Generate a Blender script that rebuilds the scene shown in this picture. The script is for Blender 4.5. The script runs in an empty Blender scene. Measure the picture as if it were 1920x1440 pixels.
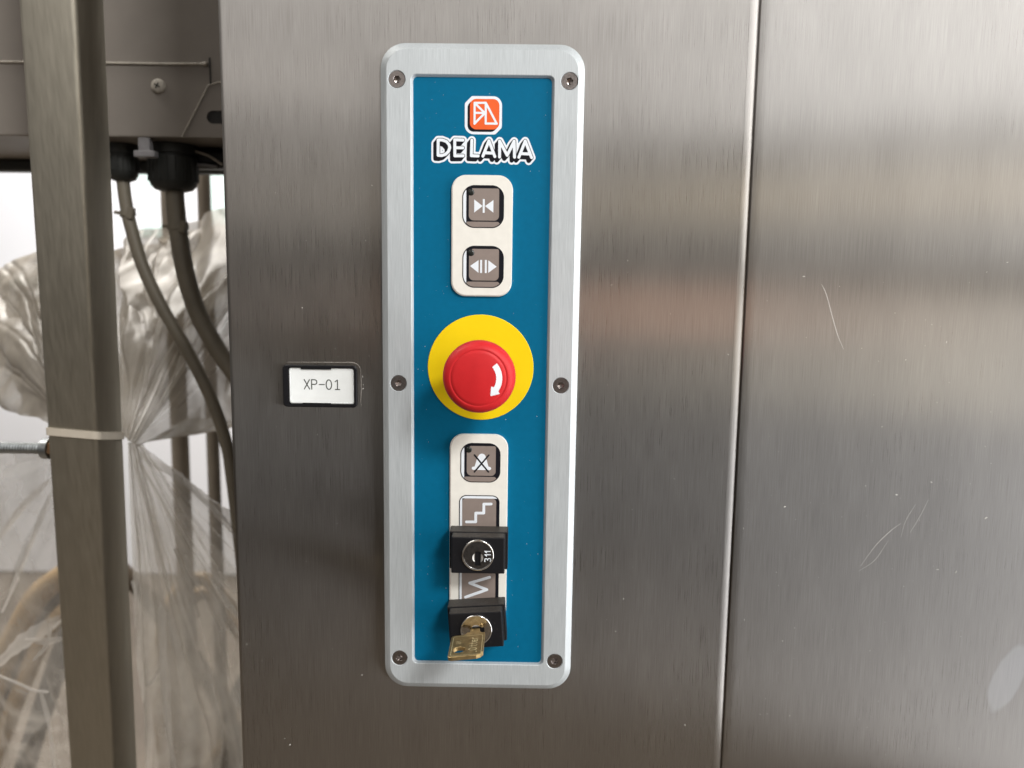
import bpy, bmesh, math, random
import numpy as np
from mathutils import Vector, Matrix, noise as mnoise
from mathutils.geometry import tessellate_polygon

S = 0.001                      # everything below is measured in millimetres
scene = bpy.context.scene
C = scene.collection
R = math.radians

# ------------------------------------------------------------------ camera
cd = bpy.data.cameras.new("camera")
cam = bpy.data.objects.new("camera", cd)
C.objects.link(cam)
cam.location = (0.02164, -0.43624, 0.05519)
cam.rotation_euler = (R(82.781), R(-0.765), R(0.566))
cd.sensor_width = 36.0
cd.lens = 27.19
cd.clip_start = 0.01
cd.clip_end = 50
cd.dof.use_dof = True
cd.dof.focus_distance = 0.432
cd.dof.aperture_fstop = 6.6
scene.camera = cam

# ------------------------------------------------------------------ world and lamps
w = bpy.data.worlds.new("World")
scene.world = w
w.use_nodes = True
bg = w.node_tree.nodes["Background"]
bg.inputs[0].default_value = (1.0, 0.93, 0.86, 1)
bg.inputs[1].default_value = 0.13

def lamp(name, loc, target, sx, sy, radiance, col):
    d = bpy.data.lights.new(name, 'AREA')
    d.shape = 'RECTANGLE'
    d.size, d.size_y = sx, sy
    d.energy = radiance * math.pi * sx * sy
    d.color = col
    o = bpy.data.objects.new(name, d)
    C.objects.link(o)
    o.location = loc
    o.rotation_euler = (Vector(target) - Vector(loc)).to_track_quat('-Z', 'Y').to_euler()
    return o

lamp("key_window_light", (1.15, -1.84, 1.46), (0, 0, 0), 0.55, 0.40, 66.0, (1.0, 0.985, 0.955))
lamp("window_light", (1.25, -2.05, 0.87), (0, 0, 0), 1.00, 0.60, 3.1, (1.0, 0.99, 0.98))
lamp("skylight", (1.0, -1.0, 1.9), (0, 0, 0), 1.6, 1.0, 1.6, (1.0, 0.975, 0.93))
lamp("front_fill_light", (-1.0, -1.9, 1.15), (-0.2, 0, 0), 2.0, 1.1, 0.74, (1.0, 0.945, 0.895))  # broad fill added at front left to lift the steel and whites
lamp("front_fill_low_light", (-0.9, -2.1, 0.50), (-0.2, 0, 0), 2.0, 0.55, 0.38, (1.0, 0.93, 0.87))  # second added fill, softens the lower edge of the first in the steel
lamp("doorway_light", (2.15, -0.62, 0.75), (0, 0, 0.1), 1.2, 1.3, 7.0, (1.0, 0.99, 0.97))
lamp("doorway_low_light", (2.15, -0.62, -0.72), (0, 0, 0), 1.2, 1.6, 5.4, (0.98, 0.985, 1.0))
lamp("warm_band_light", (1.35, -2.0, 0.365), (0, 0, 0), 1.6, 0.14, 1.35, (1.0, 0.80, 0.50))
lamp("warm_low_light", (1.75, -1.7, -0.13), (0, 0, 0), 1.3, 0.40, 1.25, (1.0, 0.88, 0.66))
lamp("hand_bounce_light", (0.20, -0.42, 0.03), (0.10, 0, 0.03), 0.12, 0.06, 1.6, (1.0, 0.48, 0.30))
lamp("back_room_light", (-1.7, 1.5, 1.6), (-1.9, 3.0, 0.0), 1.6, 1.0, 8.2, (0.97, 0.98, 1.0))
lamp("back_room_ceiling_light", (-1.1, 0.85, 1.6), (-0.6, 0.7, -0.6), 2.2, 1.4, 9.0, (1.0, 0.95, 0.88))

vs = scene.view_settings
vs.view_transform = 'Standard'
vs.look = 'None'
vs.exposure = 0.0
vs.gamma = 1.0
cy = scene.cycles
cy.use_denoising = True
cy.max_bounces = 10
cy.transparent_max_bounces = 24
cy.glossy_bounces = 5
cy.caustics_reflective = False
cy.caustics_refractive = False
cy.sample_clamp_indirect = 6.0

# ------------------------------------------------------------------ materials
def newmat(name):
    m = bpy.data.materials.new(name)
    m.use_nodes = True
    nt = m.node_tree
    return m, nt, nt.nodes["Principled BSDF"]

def N(nt, typ, **kw):
    n = nt.nodes.new(typ)
    for k, v in kw.items():
        if k.startswith("i_"):
            key = k[2:]
            n.inputs[int(key) if key.isdigit() else key].default_value = v
        else:
            setattr(n, k, v)
    return n

def coords(nt, scale):
    tc = N(nt, 'ShaderNodeTexCoord')
    mp = N(nt, 'ShaderNodeMapping')
    mp.inputs['Scale'].default_value = scale
    nt.links.new(tc.outputs['Object'], mp.inputs[0])
    return mp.outputs[0]

def tex(nt, scale, detail=3.0, rough=0.55):
    n = N(nt, 'ShaderNodeTexNoise')
    n.inputs['Scale'].default_value = 1.0
    n.inputs['Detail'].default_value = detail
    n.inputs['Roughness'].default_value = rough
    nt.links.new(coords(nt, scale), n.inputs['Vector'])
    return n.outputs['Fac']

def ramp(nt, src, p0, c0, p1, c1):
    r = N(nt, 'ShaderNodeValToRGB')
    e = r.color_ramp.elements
    e[0].position, e[1].position = p0, p1
    e[0].color = (*c0, 1) if len(c0) == 3 else c0
    e[1].color = (*c1, 1) if len(c1) == 3 else c1
    nt.links.new(src, r.inputs[0])
    return r.outputs[0]

def mrange(nt, src, a, b, c, d):
    n = N(nt, 'ShaderNodeMapRange')
    n.inputs[1].default_value, n.inputs[2].default_value = a, b
    n.inputs[3].default_value, n.inputs[4].default_value = c, d
    nt.links.new(src, n.inputs[0])
    return n.outputs[0]

def bump(nt, b, src, strength, dist):
    n = N(nt, 'ShaderNodeBump')
    n.inputs['Strength'].default_value = strength
    n.inputs['Distance'].default_value = dist
    nt.links.new(src, n.inputs['Height'])
    nt.links.new(n.outputs[0], b.inputs['Normal'])

def mixcol(nt, fac, a, b):
    n = N(nt, 'ShaderNodeMix', data_type='RGBA')
    if isinstance(fac, float): n.inputs[0].default_value = fac
    else: nt.links.new(fac, n.inputs[0])
    for i, v in ((6, a), (7, b)):
        if isinstance(v, tuple): n.inputs[i].default_value = (*v, 1)
        else: nt.links.new(v, n.inputs[i])
    return n.outputs[2]

def plain(name, c, rough=0.45, metal=0.0, var=0.06, scale=120.0, bmp=0.0, spec=0.5, coat=0.0):
    m, nt, b = newmat(name)
    f = tex(nt, (scale,) * 3, 4.0)
    lo = tuple(x * (1 - var) for x in c)
    hi = tuple(min(1, x * (1 + var)) for x in c)
    nt.links.new(ramp(nt, f, 0.3, lo, 0.7, hi), b.inputs['Base Color'])
    nt.links.new(mrange(nt, f, 0.3, 0.7, rough * 0.9, min(1, rough * 1.1)), b.inputs['Roughness'])
    b.inputs['Metallic'].default_value = metal
    b.inputs['Specular IOR Level'].default_value = spec
    b.inputs['Coat Weight'].default_value = coat
    if bmp:
        bump(nt, b, tex(nt, (scale * 12,) * 3, 2.0), bmp, 0.0002)
    return m

def brushed(name, lo, hi, rough, aniso, fx=3600.0, fz=44.0, metal=1.0, bstr=0.10, smudge=None, warp=0.0, spread=0.10):
    """Metal brushed along Z: fine streaks in colour, gloss and relief, and a reflection smeared across the grain."""
    m, nt, b = newmat(name)
    s1 = tex(nt, (fx, fx, fz), 2.0, 0.6)
    s2 = tex(nt, (fx * 0.26, fx * 0.26, fz * 0.5), 4.0, 0.65)
    half = N(nt, 'ShaderNodeMix', data_type='FLOAT'); half.inputs[0].default_value = 0.22
    nt.links.new(s1, half.inputs[2]); nt.links.new(s2, half.inputs[3])
    st = half.outputs[0]
    col = ramp(nt, st, 0.25, lo, 0.75, hi)
    rg = mrange(nt, st, 0.35, 0.65, rough - 0.03, rough + 0.03)
    cloud = tex(nt, (9.0, 9.0, 6.0), 3.0)
    add = N(nt, 'ShaderNodeMath', operation='ADD')
    nt.links.new(rg, add.inputs[0])
    nt.links.new(mrange(nt, cloud, 0.3, 0.7, -0.02, 0.02), add.inputs[1])
    rgh = add.outputs[0]
    # faint wipe marks and handling haze: broad, uneven, drawn out along the grain
    wipe = tex(nt, (34.0, 34.0, 9.0), 5.0, 0.6)
    hs = N(nt, 'ShaderNodeHueSaturation')
    nt.links.new(mrange(nt, wipe, 0.3, 0.7, 0.94, 1.06), hs.inputs['Value'])
    nt.links.new(col, hs.inputs['Color'])
    col = hs.outputs[0]
    if smudge:                                   # a wiped, matt patch on the door: an ellipse with its own edge
        cx, cz, rx, rz, ang = smudge
        mp = N(nt, 'ShaderNodeMapping', vector_type='TEXTURE')
        mp.inputs['Location'].default_value = (cx, 0, cz)
        mp.inputs['Rotation'].default_value = (0, ang, 0)
        mp.inputs['Scale'].default_value = (rx, 1, rz)
        tc = N(nt, 'ShaderNodeTexCoord')
        nt.links.new(tc.outputs['Object'], mp.inputs[0])
        ln = N(nt, 'ShaderNodeVectorMath', operation='LENGTH')
        nt.links.new(mp.outputs[0], ln.inputs[0])
        wob = N(nt, 'ShaderNodeMath', operation='ADD')
        nt.links.new(ln.outputs['Value'], wob.inputs[0])
        nt.links.new(mrange(nt, tex(nt, (40, 40, 40), 2.0), 0.3, 0.7, -0.1, 0.1), wob.inputs[1])
        msk = mrange(nt, wob.outputs[0], 0.86, 1.02, 0.30, 0.0)
        col = mixcol(nt, msk, col, (0.56, 0.57, 0.60))
        ad2 = N(nt, 'ShaderNodeMath', operation='MULTIPLY_ADD')
        nt.links.new(msk, ad2.inputs[0]); ad2.inputs[1].default_value = 0.02
        nt.links.new(rgh, ad2.inputs[2])
        rgh = ad2.outputs[0]
    nt.links.new(col, b.inputs['Base Color'])
    nt.links.new(rgh, b.inputs['Roughness'])
    b.inputs['Metallic'].default_value = metal
    b.inputs['Anisotropic'].default_value = aniso
    t = N(nt, 'ShaderNodeCombineXYZ'); t.inputs[0].default_value = 1.0
    nt.links.new(t.outputs[0], b.inputs['Tangent'])
    bump(nt, b, st, bstr, 0.00003)
    return m

M_STEEL = brushed('brushed_steel', (0.292, 0.279, 0.265), (0.434, 0.416, 0.398), 0.30, 1.0, bstr=0.008)
M_DOOR = brushed('brushed_steel_door', (0.280, 0.269, 0.257), (0.407, 0.392, 0.377), 0.31, 1.0, bstr=0.008,
                 smudge=(0.3205, -0.176, 0.0095, 0.025, R(20)))
M_ALU = brushed('brushed_aluminium', (0.40, 0.435, 0.455), (0.60, 0.64, 0.665), 0.42, 0.5, fx=3000, fz=70, metal=0.22, bstr=0.03)
M_POST = brushed('tube_steel', (0.41, 0.385, 0.325), (0.50, 0.47, 0.40), 0.5, 0.5, fx=420, fz=9, bstr=0.03)
M_SCREW = plain('screw_steel', (0.30, 0.27, 0.26), 0.32, 1.0, 0.2, 900)
M_CHROME = plain('chrome', (0.80, 0.79, 0.77), 0.10, 1.0, 0.08, 500)
M_SATIN = plain('satin_chrome', (0.75, 0.74, 0.72), 0.45, 0.6, 0.1, 700)
M_PLUG = plain('darkened_chrome', (0.24, 0.24, 0.25), 0.22, 1.0, 0.25, 900, bmp=0.05)  # the dark surroundings it would mirror are put into the chrome's colour
M_PLUGB = plain('lighter_chrome', (0.62, 0.58, 0.52), 0.16, 1.0, 0.15, 700, bmp=0.04)  # lighter copy of the plug chrome, for the brighter reflection of the key
M_BLUE = plain('blue_overlay', (0.0, 0.127, 0.252), 0.6, 0.0, 0.04, 300, bmp=0.10, spec=0.10)
M_CREAM = plain('cream_membrane', (0.79, 0.775, 0.72), 0.5, 0.0, 0.03, 200, bmp=0.08)
M_WHITE = plain('white_ink', (0.77, 0.82, 0.88), 0.5, 0.0, 0.02)
M_BLACK = plain('black_ink', (0.007, 0.007, 0.011), 0.55, 0.0, 0.05, spec=0.15)
M_GREYK = plain('grey_ink', (0.245, 0.20, 0.178), 0.5, 0.0, 0.04, 300)
M_ORANGE = plain('orange_ink', (0.80, 0.105, 0.008), 0.5, 0.0, 0.03)
M_YELLOW = plain('yellow_plastic', (0.88, 0.63, 0.004), 0.5, 0.0, 0.03, 60, spec=0.2)
M_RED = plain('red_plastic', (0.56, 0.016, 0.020), 0.5, 0.0, 0.07, 90, bmp=0.03, spec=0.3)
M_BLACKP = plain('black_plastic', (0.008, 0.008, 0.010), 0.45, 0.0, 0.2, 600, bmp=0.08, spec=0.25)
def dusty(name, c, dustc):
    """black plastic with dust lying on the faces that look up"""
    m, nt, b = newmat(name)
    ge = N(nt, 'ShaderNodeNewGeometry')
    sp = N(nt, 'ShaderNodeSeparateXYZ')
    nt.links.new(ge.outputs['Normal'], sp.inputs[0])
    up = mrange(nt, sp.outputs[2], 0.35, 0.95, 0.0, 1.0)
    n1 = mrange(nt, tex(nt, (1500,) * 3, 4.0, 0.7), 0.35, 0.68, 0.15, 1.0)
    mu = N(nt, 'ShaderNodeMath', operation='MULTIPLY'); nt.links.new(up, mu.inputs[0]); nt.links.new(n1, mu.inputs[1])
    sp2 = mrange(nt, tex(nt, (900,) * 3, 2.0, 0.6), 0.68, 0.74, 0.0, 0.5)
    mx = N(nt, 'ShaderNodeMath', operation='MAXIMUM'); nt.links.new(mu.outputs[0], mx.inputs[0]); nt.links.new(sp2, mx.inputs[1])
    nt.links.new(mixcol(nt, mx.outputs[0], c, dustc), b.inputs['Base Color'])
    b.inputs['Roughness'].default_value = 0.5
    b.inputs['Specular IOR Level'].default_value = 0.25
    return m
M_LOCK = dusty('dusty_black_plastic', (0.007, 0.007, 0.009), (0.075, 0.066, 0.056))
M_LED = plain('dark_lens', (0.015, 0.018, 0.016), 0.18, 0.0, 0.1)
M_BRASS = plain('brass', (0.42, 0.31, 0.15), 0.48, 1.0, 0.22, 380, bmp=0.06)
M_BRASSL = plain('worn_brass', (0.95, 0.78, 0.46), 0.45, 0.75, 0.15, 500)
M_DARK = plain('dark_hole', (0.006, 0.006, 0.006), 0.7)
M_PAPER = plain('paper_insert', (0.80, 0.83, 0.83), 0.4, 0.0, 0.03, 160)
M_TEXT = plain('plotter_ink', (0.06, 0.065, 0.06), 0.6)
M_GLUE = plain('dried_glue', (0.30, 0.28, 0.255), 0.35, 0.0, 0.3, 400)
M_BOX = plain('brown_grey_paint', (0.25, 0.222, 0.195), 0.5, 0.0, 0.05, 40, bmp=0.15)
M_WELD = plain('weld_bead', (0.46, 0.42, 0.36), 0.55, 0.0, 0.2, 300)
M_GLAND = plain('dark_gland_plastic', (0.022, 0.024, 0.022), 0.5, 0.0, 0.1, 200)
M_CABLE = plain('cable_sheath', (0.245, 0.215, 0.165), 0.5, 0.0, 0.1, 60)
M_CABLED = plain('brown_hose', (0.085, 0.062, 0.040), 0.5, 0.0, 0.1, 60)
M_CABLE2 = plain('tan_hose', (0.40, 0.28, 0.15), 0.45, 0.0, 0.12, 40)
M_CABLEG = plain('grey_hose', (0.10, 0.095, 0.09), 0.45, 0.0, 0.12, 40)
M_NYLON = plain('nylon_tie', (0.62, 0.56, 0.47), 0.45, 0.0, 0.05)
M_CLIP = plain('grey_clip', (0.30, 0.29, 0.30), 0.5, 0.0, 0.1)
M_ZINC = plain('zinc_thread', (0.33, 0.35, 0.36), 0.38, 1.0, 0.15, 300)
M_RUST = plain('rusty_nut', (0.22, 0.125, 0.06), 0.6, 0.4, 0.6, 260)
M_PIPE = plain('pipe_grey', (0.34, 0.30, 0.25), 0.45, 0.3, 0.1, 30)
M_WALL = plain('white_wall', (0.80, 0.80, 0.82), 0.7, 0.0, 0.02, 3)
M_GREEN = plain('pale_green_paint', (0.66, 0.80, 0.76), 0.7, 0.0, 0.02, 3)
M_FLOOR = plain('concrete_floor', (0.17, 0.14, 0.11), 0.7, 0.0, 0.2, 3, bmp=0.05)
M_DUST = plain('dust', (0.62, 0.60, 0.57), 0.8, 0.0, 0.2, 900)
M_SCRATCH = plain('scratch_metal', (0.72, 0.71, 0.69), 0.55, 0.7, 0.2, 900)

def film_mat(name, haze, tint):
    m = bpy.data.materials.new(name)
    m.use_nodes = True
    nt = m.node_tree
    nt.nodes.clear()
    out = N(nt, 'ShaderNodeOutputMaterial')
    tr = N(nt, 'ShaderNodeBsdfTransparent'); tr.inputs[0].default_value = (0.95, 0.94, 0.92, 1)
    df = N(nt, 'ShaderNodeBsdfDiffuse'); df.inputs[0].default_value = (*tint, 1)
    tl = N(nt, 'ShaderNodeBsdfTranslucent'); tl.inputs[0].default_value = (*tint, 1)
    gl = N(nt, 'ShaderNodeBsdfGlossy'); gl.inputs[0].default_value = (1, 1, 1, 1); gl.inputs[1].default_value = 0.24
    ms = N(nt, 'ShaderNodeMixShader'); ms.inputs[0].default_value = 0.5
    nt.links.new(df.outputs[0], ms.inputs[1]); nt.links.new(tl.outputs[0], ms.inputs[2])
    lw = N(nt, 'ShaderNodeLayerWeight'); lw.inputs[0].default_value = 0.42
    fn = mrange(nt, tex(nt, (26, 26, 14), 4.0), 0.35, 0.7, 0.75, 1.3)
    mu = N(nt, 'ShaderNodeMath', operation='MULTIPLY_ADD')
    nt.links.new(lw.outputs['Facing'], mu.inputs[0]); mu.inputs[1].default_value = 0.55; mu.inputs[2].default_value = haze
    mm = N(nt, 'ShaderNodeMath', operation='MULTIPLY', use_clamp=True)
    nt.links.new(mu.outputs[0], mm.inputs[0]); nt.links.new(fn, mm.inputs[1])
    mx = N(nt, 'ShaderNodeMixShader')
    nt.links.new(mm.outputs[0], mx.inputs[0]); nt.links.new(tr.outputs[0], mx.inputs[1]); nt.links.new(ms.outputs[0], mx.inputs[2])
    l2 = N(nt, 'ShaderNodeLayerWeight'); l2.inputs[0].default_value = 0.5
    pw = N(nt, 'ShaderNodeMath', operation='POWER'); pw.inputs[1].default_value = 4.0
    nt.links.new(l2.outputs['Facing'], pw.inputs[0])
    m2 = N(nt, 'ShaderNodeMath', operation='MULTIPLY_ADD', use_clamp=True)
    nt.links.new(pw.outputs[0], m2.inputs[0]); m2.inputs[1].default_value = 0.4; m2.inputs[2].default_value = 0.035
    mg = N(nt, 'ShaderNodeMixShader')
    nt.links.new(m2.outputs[0], mg.inputs[0]); nt.links.new(mx.outputs[0], mg.inputs[1]); nt.links.new(gl.outputs[0], mg.inputs[2])
    nt.links.new(mg.outputs[0], out.inputs[0])
    return m

M_FILM = film_mat('milky_film', 0.55, (0.54, 0.495, 0.43))
M_FILM3 = film_mat('thin_film', 0.09, (0.70, 0.66, 0.60))
M_FOLD = film_mat('doubled_film', 0.42, (0.86, 0.82, 0.77))
M_FILM2 = film_mat('clear_film', 0.24, (0.80, 0.76, 0.70))

# ------------------------------------------------------------------ builders
def link(o, parent=None):
    C.objects.link(o)
    if parent is not None:
        o.parent = parent
        if parent.type == 'EMPTY':
            o.matrix_parent_inverse = (Matrix.LocRotScale(parent.location, parent.rotation_euler, None)).inverted()
    return o

def thing(name, label, cat, loc, group=None):
    o = bpy.data.objects.new(name, None)
    o.empty_display_size = 0.02
    o.location = Vector(loc) * S
    C.objects.link(o)
    o['label'] = label; o['category'] = cat
    if group: o['group'] = group
    return o

def tag(o, label, cat, group=None):
    o['label'] = label; o['category'] = cat
    if group: o['group'] = group
    return o

def mesh_data(name, verts, faces, mat, smooth=False):
    me = bpy.data.meshes.new(name)
    me.from_pydata([(v[0] * S, v[1] * S, v[2] * S) for v in verts], [], faces)
    me.materials.append(mat)
    bm = bmesh.new(); bm.from_mesh(me)
    bmesh.ops.recalc_face_normals(bm, faces=bm.faces)
    bm.to_mesh(me); bm.free()
    if smooth:
        me.polygons.foreach_set('use_smooth', [True] * len(me.polygons))
        if smooth != 'all':
            me.set_sharp_from_angle(angle=R(smooth if smooth is not True else 40))
    return me

def mk(name, verts, faces, mat, parent=None, smooth=False):
    o = bpy.data.objects.new(name, mesh_data(name, verts, faces, mat, smooth))
    return link(o, parent)

class Geo:
    def __init__(s): s.v, s.f = [], []
    def add(s, verts, faces):
        n = len(s.v); s.v += [tuple(v) for v in verts]; s.f += [tuple(i + n for i in f) for f in faces]; return s
    def rings(s, rings, cap0=False, cap1=False, closed=True):
        k = len(rings[0]); n = len(s.v)
        for r in rings: s.v += [tuple(p) for p in r]
        for j in range(len(rings) - 1):
            for i in range(k if closed else k - 1):
                a = n + j * k + i; b = n + j * k + (i + 1) % k
                s.f.append((a, b, b + k, a + k))
        if cap0: s.f.append(tuple(n + i for i in range(k)))
        if cap1: s.f.append(tuple(n + (len(rings) - 1) * k + i for i in range(k)))
        return s
    def lathe_y(s, cx, cz, prof, n=48, cap0=False, cap1=True):
        """prof: (radius, y) about an axis along Y"""
        return s.rings([[(cx + r * math.cos(2 * math.pi * i / n), y, cz + r * math.sin(2 * math.pi * i / n)) for i in range(n)] for r, y in prof], cap0, cap1)
    def lathe_z(s, cx, cy_, prof, n=32, cap0=True, cap1=True):
        return s.rings([[(cx + r * math.cos(2 * math.pi * i / n), cy_ + r * math.sin(2 * math.pi * i / n), z) for i in range(n)] for r, z in prof], cap0, cap1)
    def box(s, x0, x1, y0, y1, z0, z1, b=0.0):
        """box with edges bevelled by b"""
        bm = bmesh.new()
        bmesh.ops.create_cube(bm, size=1.0)
        for v in bm.verts:
            v.co = (x0 + (v.co.x + .5) * (x1 - x0), y0 + (v.co.y + .5) * (y1 - y0), z0 + (v.co.z + .5) * (z1 - z0))
        if b: bmesh.ops.bevel(bm, geom=bm.edges[:], offset=b, segments=2, profile=0.5, affect='EDGES')
        bm.verts.index_update()
        s.add([v.co[:] for v in bm.verts], [tuple(v.index for v in f.verts) for f in bm.faces])
        bm.free(); return s
    def tube(s, pts, rad, n=16, cap=True):
        P = [Vector(p) for p in pts]
        rings = []; up = None
        for i, p in enumerate(P):
            t = (P[min(i + 1, len(P) - 1)] - P[max(i - 1, 0)]).normalized()
            if up is None: up = t.orthogonal().normalized()
            up = (up - t * up.dot(t)).normalized()
            sd = t.cross(up)
            r = rad(i / (len(P) - 1)) if callable(rad) else rad
            rings.append([p + (up * math.cos(2 * math.pi * k / n) + sd * math.sin(2 * math.pi * k / n)) * r for k in range(n)])
        return s.rings(rings, cap, cap)
    def xform(s, mtx):
        s.v = [tuple(mtx @ Vector(v)) for v in s.v]; return s
    def obj(s, name, mat, parent=None, smooth=False): return mk(name, s.v, s.f, mat, parent, smooth)

def spline(pts, n=12):
    """Catmull-Rom through pts"""
    P = [Vector(p) for p in pts]; P = [P[0] * 2 - P[1]] + P + [P[-1] * 2 - P[-2]]
    out = []
    for i in range(1, len(P) - 2):
        for k in range(n):
            t = k / n
            a, b, c, d = P[i - 1], P[i], P[i + 1], P[i + 2]
            out.append(0.5 * ((2 * b) + (c - a) * t + (2 * a - 5 * b + 4 * c - d) * t * t + (3 * b - a - 3 * c + d) * t ** 3))
    out.append(P[-2]); return out

def rr(x0, x1, z0, z1, r, y, n=8):
    pts = []
    for cx, cz, a0 in ((x1 - r, z1 - r, 0), (x0 + r, z1 - r, 90), (x0 + r, z0 + r, 180), (x1 - r, z0 + r, 270)):
        for i in range(n + 1):
            a = R(a0 + 90 * i / n)
            pts.append((cx + r * math.cos(a), y, cz + r * math.sin(a)))
    return pts

def circ(cx, cz, r, y, n=28):
    return [(cx + r * math.cos(2 * math.pi * i / n), y, cz + r * math.sin(2 * math.pi * i / n)) for i in range(n)]

def holed(g, loops):
    """flat face (first loop) with holes (other loops), triangulated"""
    tri = tessellate_polygon([[Vector(p) for p in l] for l in loops])
    flat = [p for l in loops for p in l]
    g.add(flat, [tuple(t) for t in tri]); return g

# signed distance shapes in the (x, z) plane, for flat print
def sd_rr(x0, x1, z0, z1, r):
    cx, cz, hx, hz = (x0 + x1) / 2, (z0 + z1) / 2, (x1 - x0) / 2 - r, (z1 - z0) / 2 - r
    def f(X, Z):
        dx, dz = np.abs(X - cx) - hx, np.abs(Z - cz) - hz
        return np.hypot(np.maximum(dx, 0), np.maximum(dz, 0)) + np.minimum(np.maximum(dx, dz), 0) - r
    return f
def sd_c(cx, cz, r): return lambda X, Z: np.hypot(X - cx, Z - cz) - r
def sd_line(pts, hw):
    def f(X, Z):
        d = np.full(X.shape, 1e9)
        for (ax, az), (bx, bz) in zip(pts[:-1], pts[1:]):
            ex, ez = bx - ax, bz - az
            t = np.clip(((X - ax) * ex + (Z - az) * ez) / max(ex * ex + ez * ez, 1e-9), 0, 1)
            d = np.minimum(d, np.hypot(X - ax - t * ex, Z - az - t * ez))
        return d - hw
    return f
def sd_poly(pts):
    P = list(pts)
    def f(X, Z):
        d = sd_line(P + [P[0]], 0)(X, Z); ins = np.zeros(X.shape, bool)
        for (ax, az), (bx, bz) in zip(P, P[1:] + P[:1]):
            if az == bz: continue
            c = ((az > Z) != (bz > Z)) & (X < (bx - ax) * (Z - az) / (bz - az) + ax)
            ins ^= c
        return np.where(ins, -d, d)
    return f
def U(*fs): return lambda X, Z: np.minimum.reduce([f(X, Z) for f in fs])
def I(*fs): return lambda X, Z: np.maximum.reduce([f(X, Z) for f in fs])
def NOT(f): return lambda X, Z: -f(X, Z)
def off(f, d): return lambda X, Z: f(X, Z) - d
def shift(f, dx, dz): return lambda X, Z: f(X - dx, Z - dz)
def half(a, b, c): return lambda X, Z: a * X + b * Z + c      # inside where a x + b z + c < 0

def sheet(f, bb, step):
    """marching squares over an SDF -> flat polygons"""
    x0, x1, z0, z1 = bb
    xs = np.arange(x0, x1 + step, step); zs = np.arange(z0, z1 + step, step)
    X, Z = np.meshgrid(xs, zs); D = f(X, Z); D = np.where(np.abs(D) < 1e-6, 1e-6, D)
    ins = D < 0
    cnt = ins[:-1, :-1].astype(int) + ins[:-1, 1:] + ins[1:, 1:] + ins[1:, :-1]
    verts, faces, key = [], [], {}
    def vid(k, p):
        if k not in key: key[k] = len(verts); verts.append(p)
        return key[k]
    for j in range(cnt.shape[0]):
        i = 0; row = cnt[j]
        while i < len(row):
            c = row[i]
            if c == 0: i += 1; continue
            if c == 4:
                k = i
                while k < len(row) and row[k] == 4: k += 1
                faces.append((vid((j, i), (xs[i], zs[j])), vid((j, k), (xs[k], zs[j])), vid((j + 1, k), (xs[k], zs[j + 1])), vid((j + 1, i), (xs[i], zs[j + 1]))))
                i = k; continue
            cs = ((j, i), (j, i + 1), (j + 1, i + 1), (j + 1, i)); poly = []
            for q in range(4):
                a, b = cs[q], cs[(q + 1) % 4]; da, db = D[a], D[b]
                if da < 0: poly.append(vid(a, (xs[a[1]], zs[a[0]])))
                if (da < 0) != (db < 0):
                    t = da / (da - db); k2 = (min(a, b), max(a, b))
                    poly.append(vid(k2, (xs[a[1]] + t * (xs[b[1]] - xs[a[1]]), zs[a[0]] + t * (zs[b[0]] - zs[a[0]]))))
            if len(poly) >= 3: faces.append(tuple(poly))
            i += 1
    return verts, faces

def prnt(name, f, bb, step, y, mat, parent, place=None, loc=None):
    v, fc = sheet(f, bb, step)
    if place is None:
        yy = y if callable(y) else (lambda a, b: y)
        V = [(a, yy(a, b), b) for a, b in v]
    else: V = [place(a, b) for a, b in v]
    o = mk(name, V, fc, mat, parent)
    return o

# ------------------------------------------------------------------ setting: floor and white wall of the room behind
g = Geo().add([(-6000, -4000, -1300), (4000, -4000, -1300), (4000, 3050, -1300), (-6000, 3050, -1300)], [(0, 1, 2, 3)])
floor = g.obj('floor', M_FLOOR); floor['kind'] = 'structure'
g = Geo().box(-6000, 3000, 3000, 3100, -1290, 2600)
wall = g.obj('wall', M_WALL); wall['kind'] = 'structure'
for x0, x1, z0, z1 in ((-2600, -1960, 28, 75), (-1640, -1590, 250, 760), (-1589, -1480, 250, 300), (-1340, -1200, 300, 560)):
    Geo().box(x0, x1, 2988, 3000.5, z0, z1).obj('painted_stripe', M_GREEN, wall)

# ------------------------------------------------------------------ the steel cabinet: left panel and door
cab = thing('steel_cabinet', 'brushed stainless steel cabinet wall with a vertical seam beside a door', 'cabinet', (0, 0, -1250))
ZT, ZB = 750, -1250
def extrude_profile(name, prof, mat, parent, zt=ZT, zb=ZB, arcs=()):
    n = len(prof)
    v = [(x, y, zb) for x, y in prof] + [(x, y, zt) for x, y in prof]
    f = [(i, (i + 1) % n, n + (i + 1) % n, n + i) for i in range(n)]
    f += [tuple(range(n)), tuple(range(n, 2 * n))]
    return mk(name, v, f, mat, parent, smooth=30)
def arc(cx, cy_, r, a0, a1, n=10):
    return [(cx + r * math.cos(R(a0 + (a1 - a0) * i / n)), cy_ + r * math.sin(R(a0 + (a1 - a0) * i / n))) for i in range(n + 1)]
panel = extrude_profile('side_panel', [(-143.4, 1100)] + arc(-140.6, 2.8, 2.8, 180, 270) + [(-140.5, 0), (142.4, 0)] + arc(142.3, 10.6, 10.6, 270, 304.4) + [(148.32, 3), (148.32, 1100)], M_STEEL, cab)
door = extrude_profile('door', [(148.38, 30), (148.38, .9), (148.7, .5), (150.0, .25), (151.6, .09), (153.0, .015), (153.8, 0), (153.9, 0), (850, 0), (850, 30)], M_DOOR, cab)
DOOR_TILT = 2.8                       # the door hangs slightly ajar: its far side stands back
door.rotation_euler.z = R(DOOR_TILT)
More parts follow.
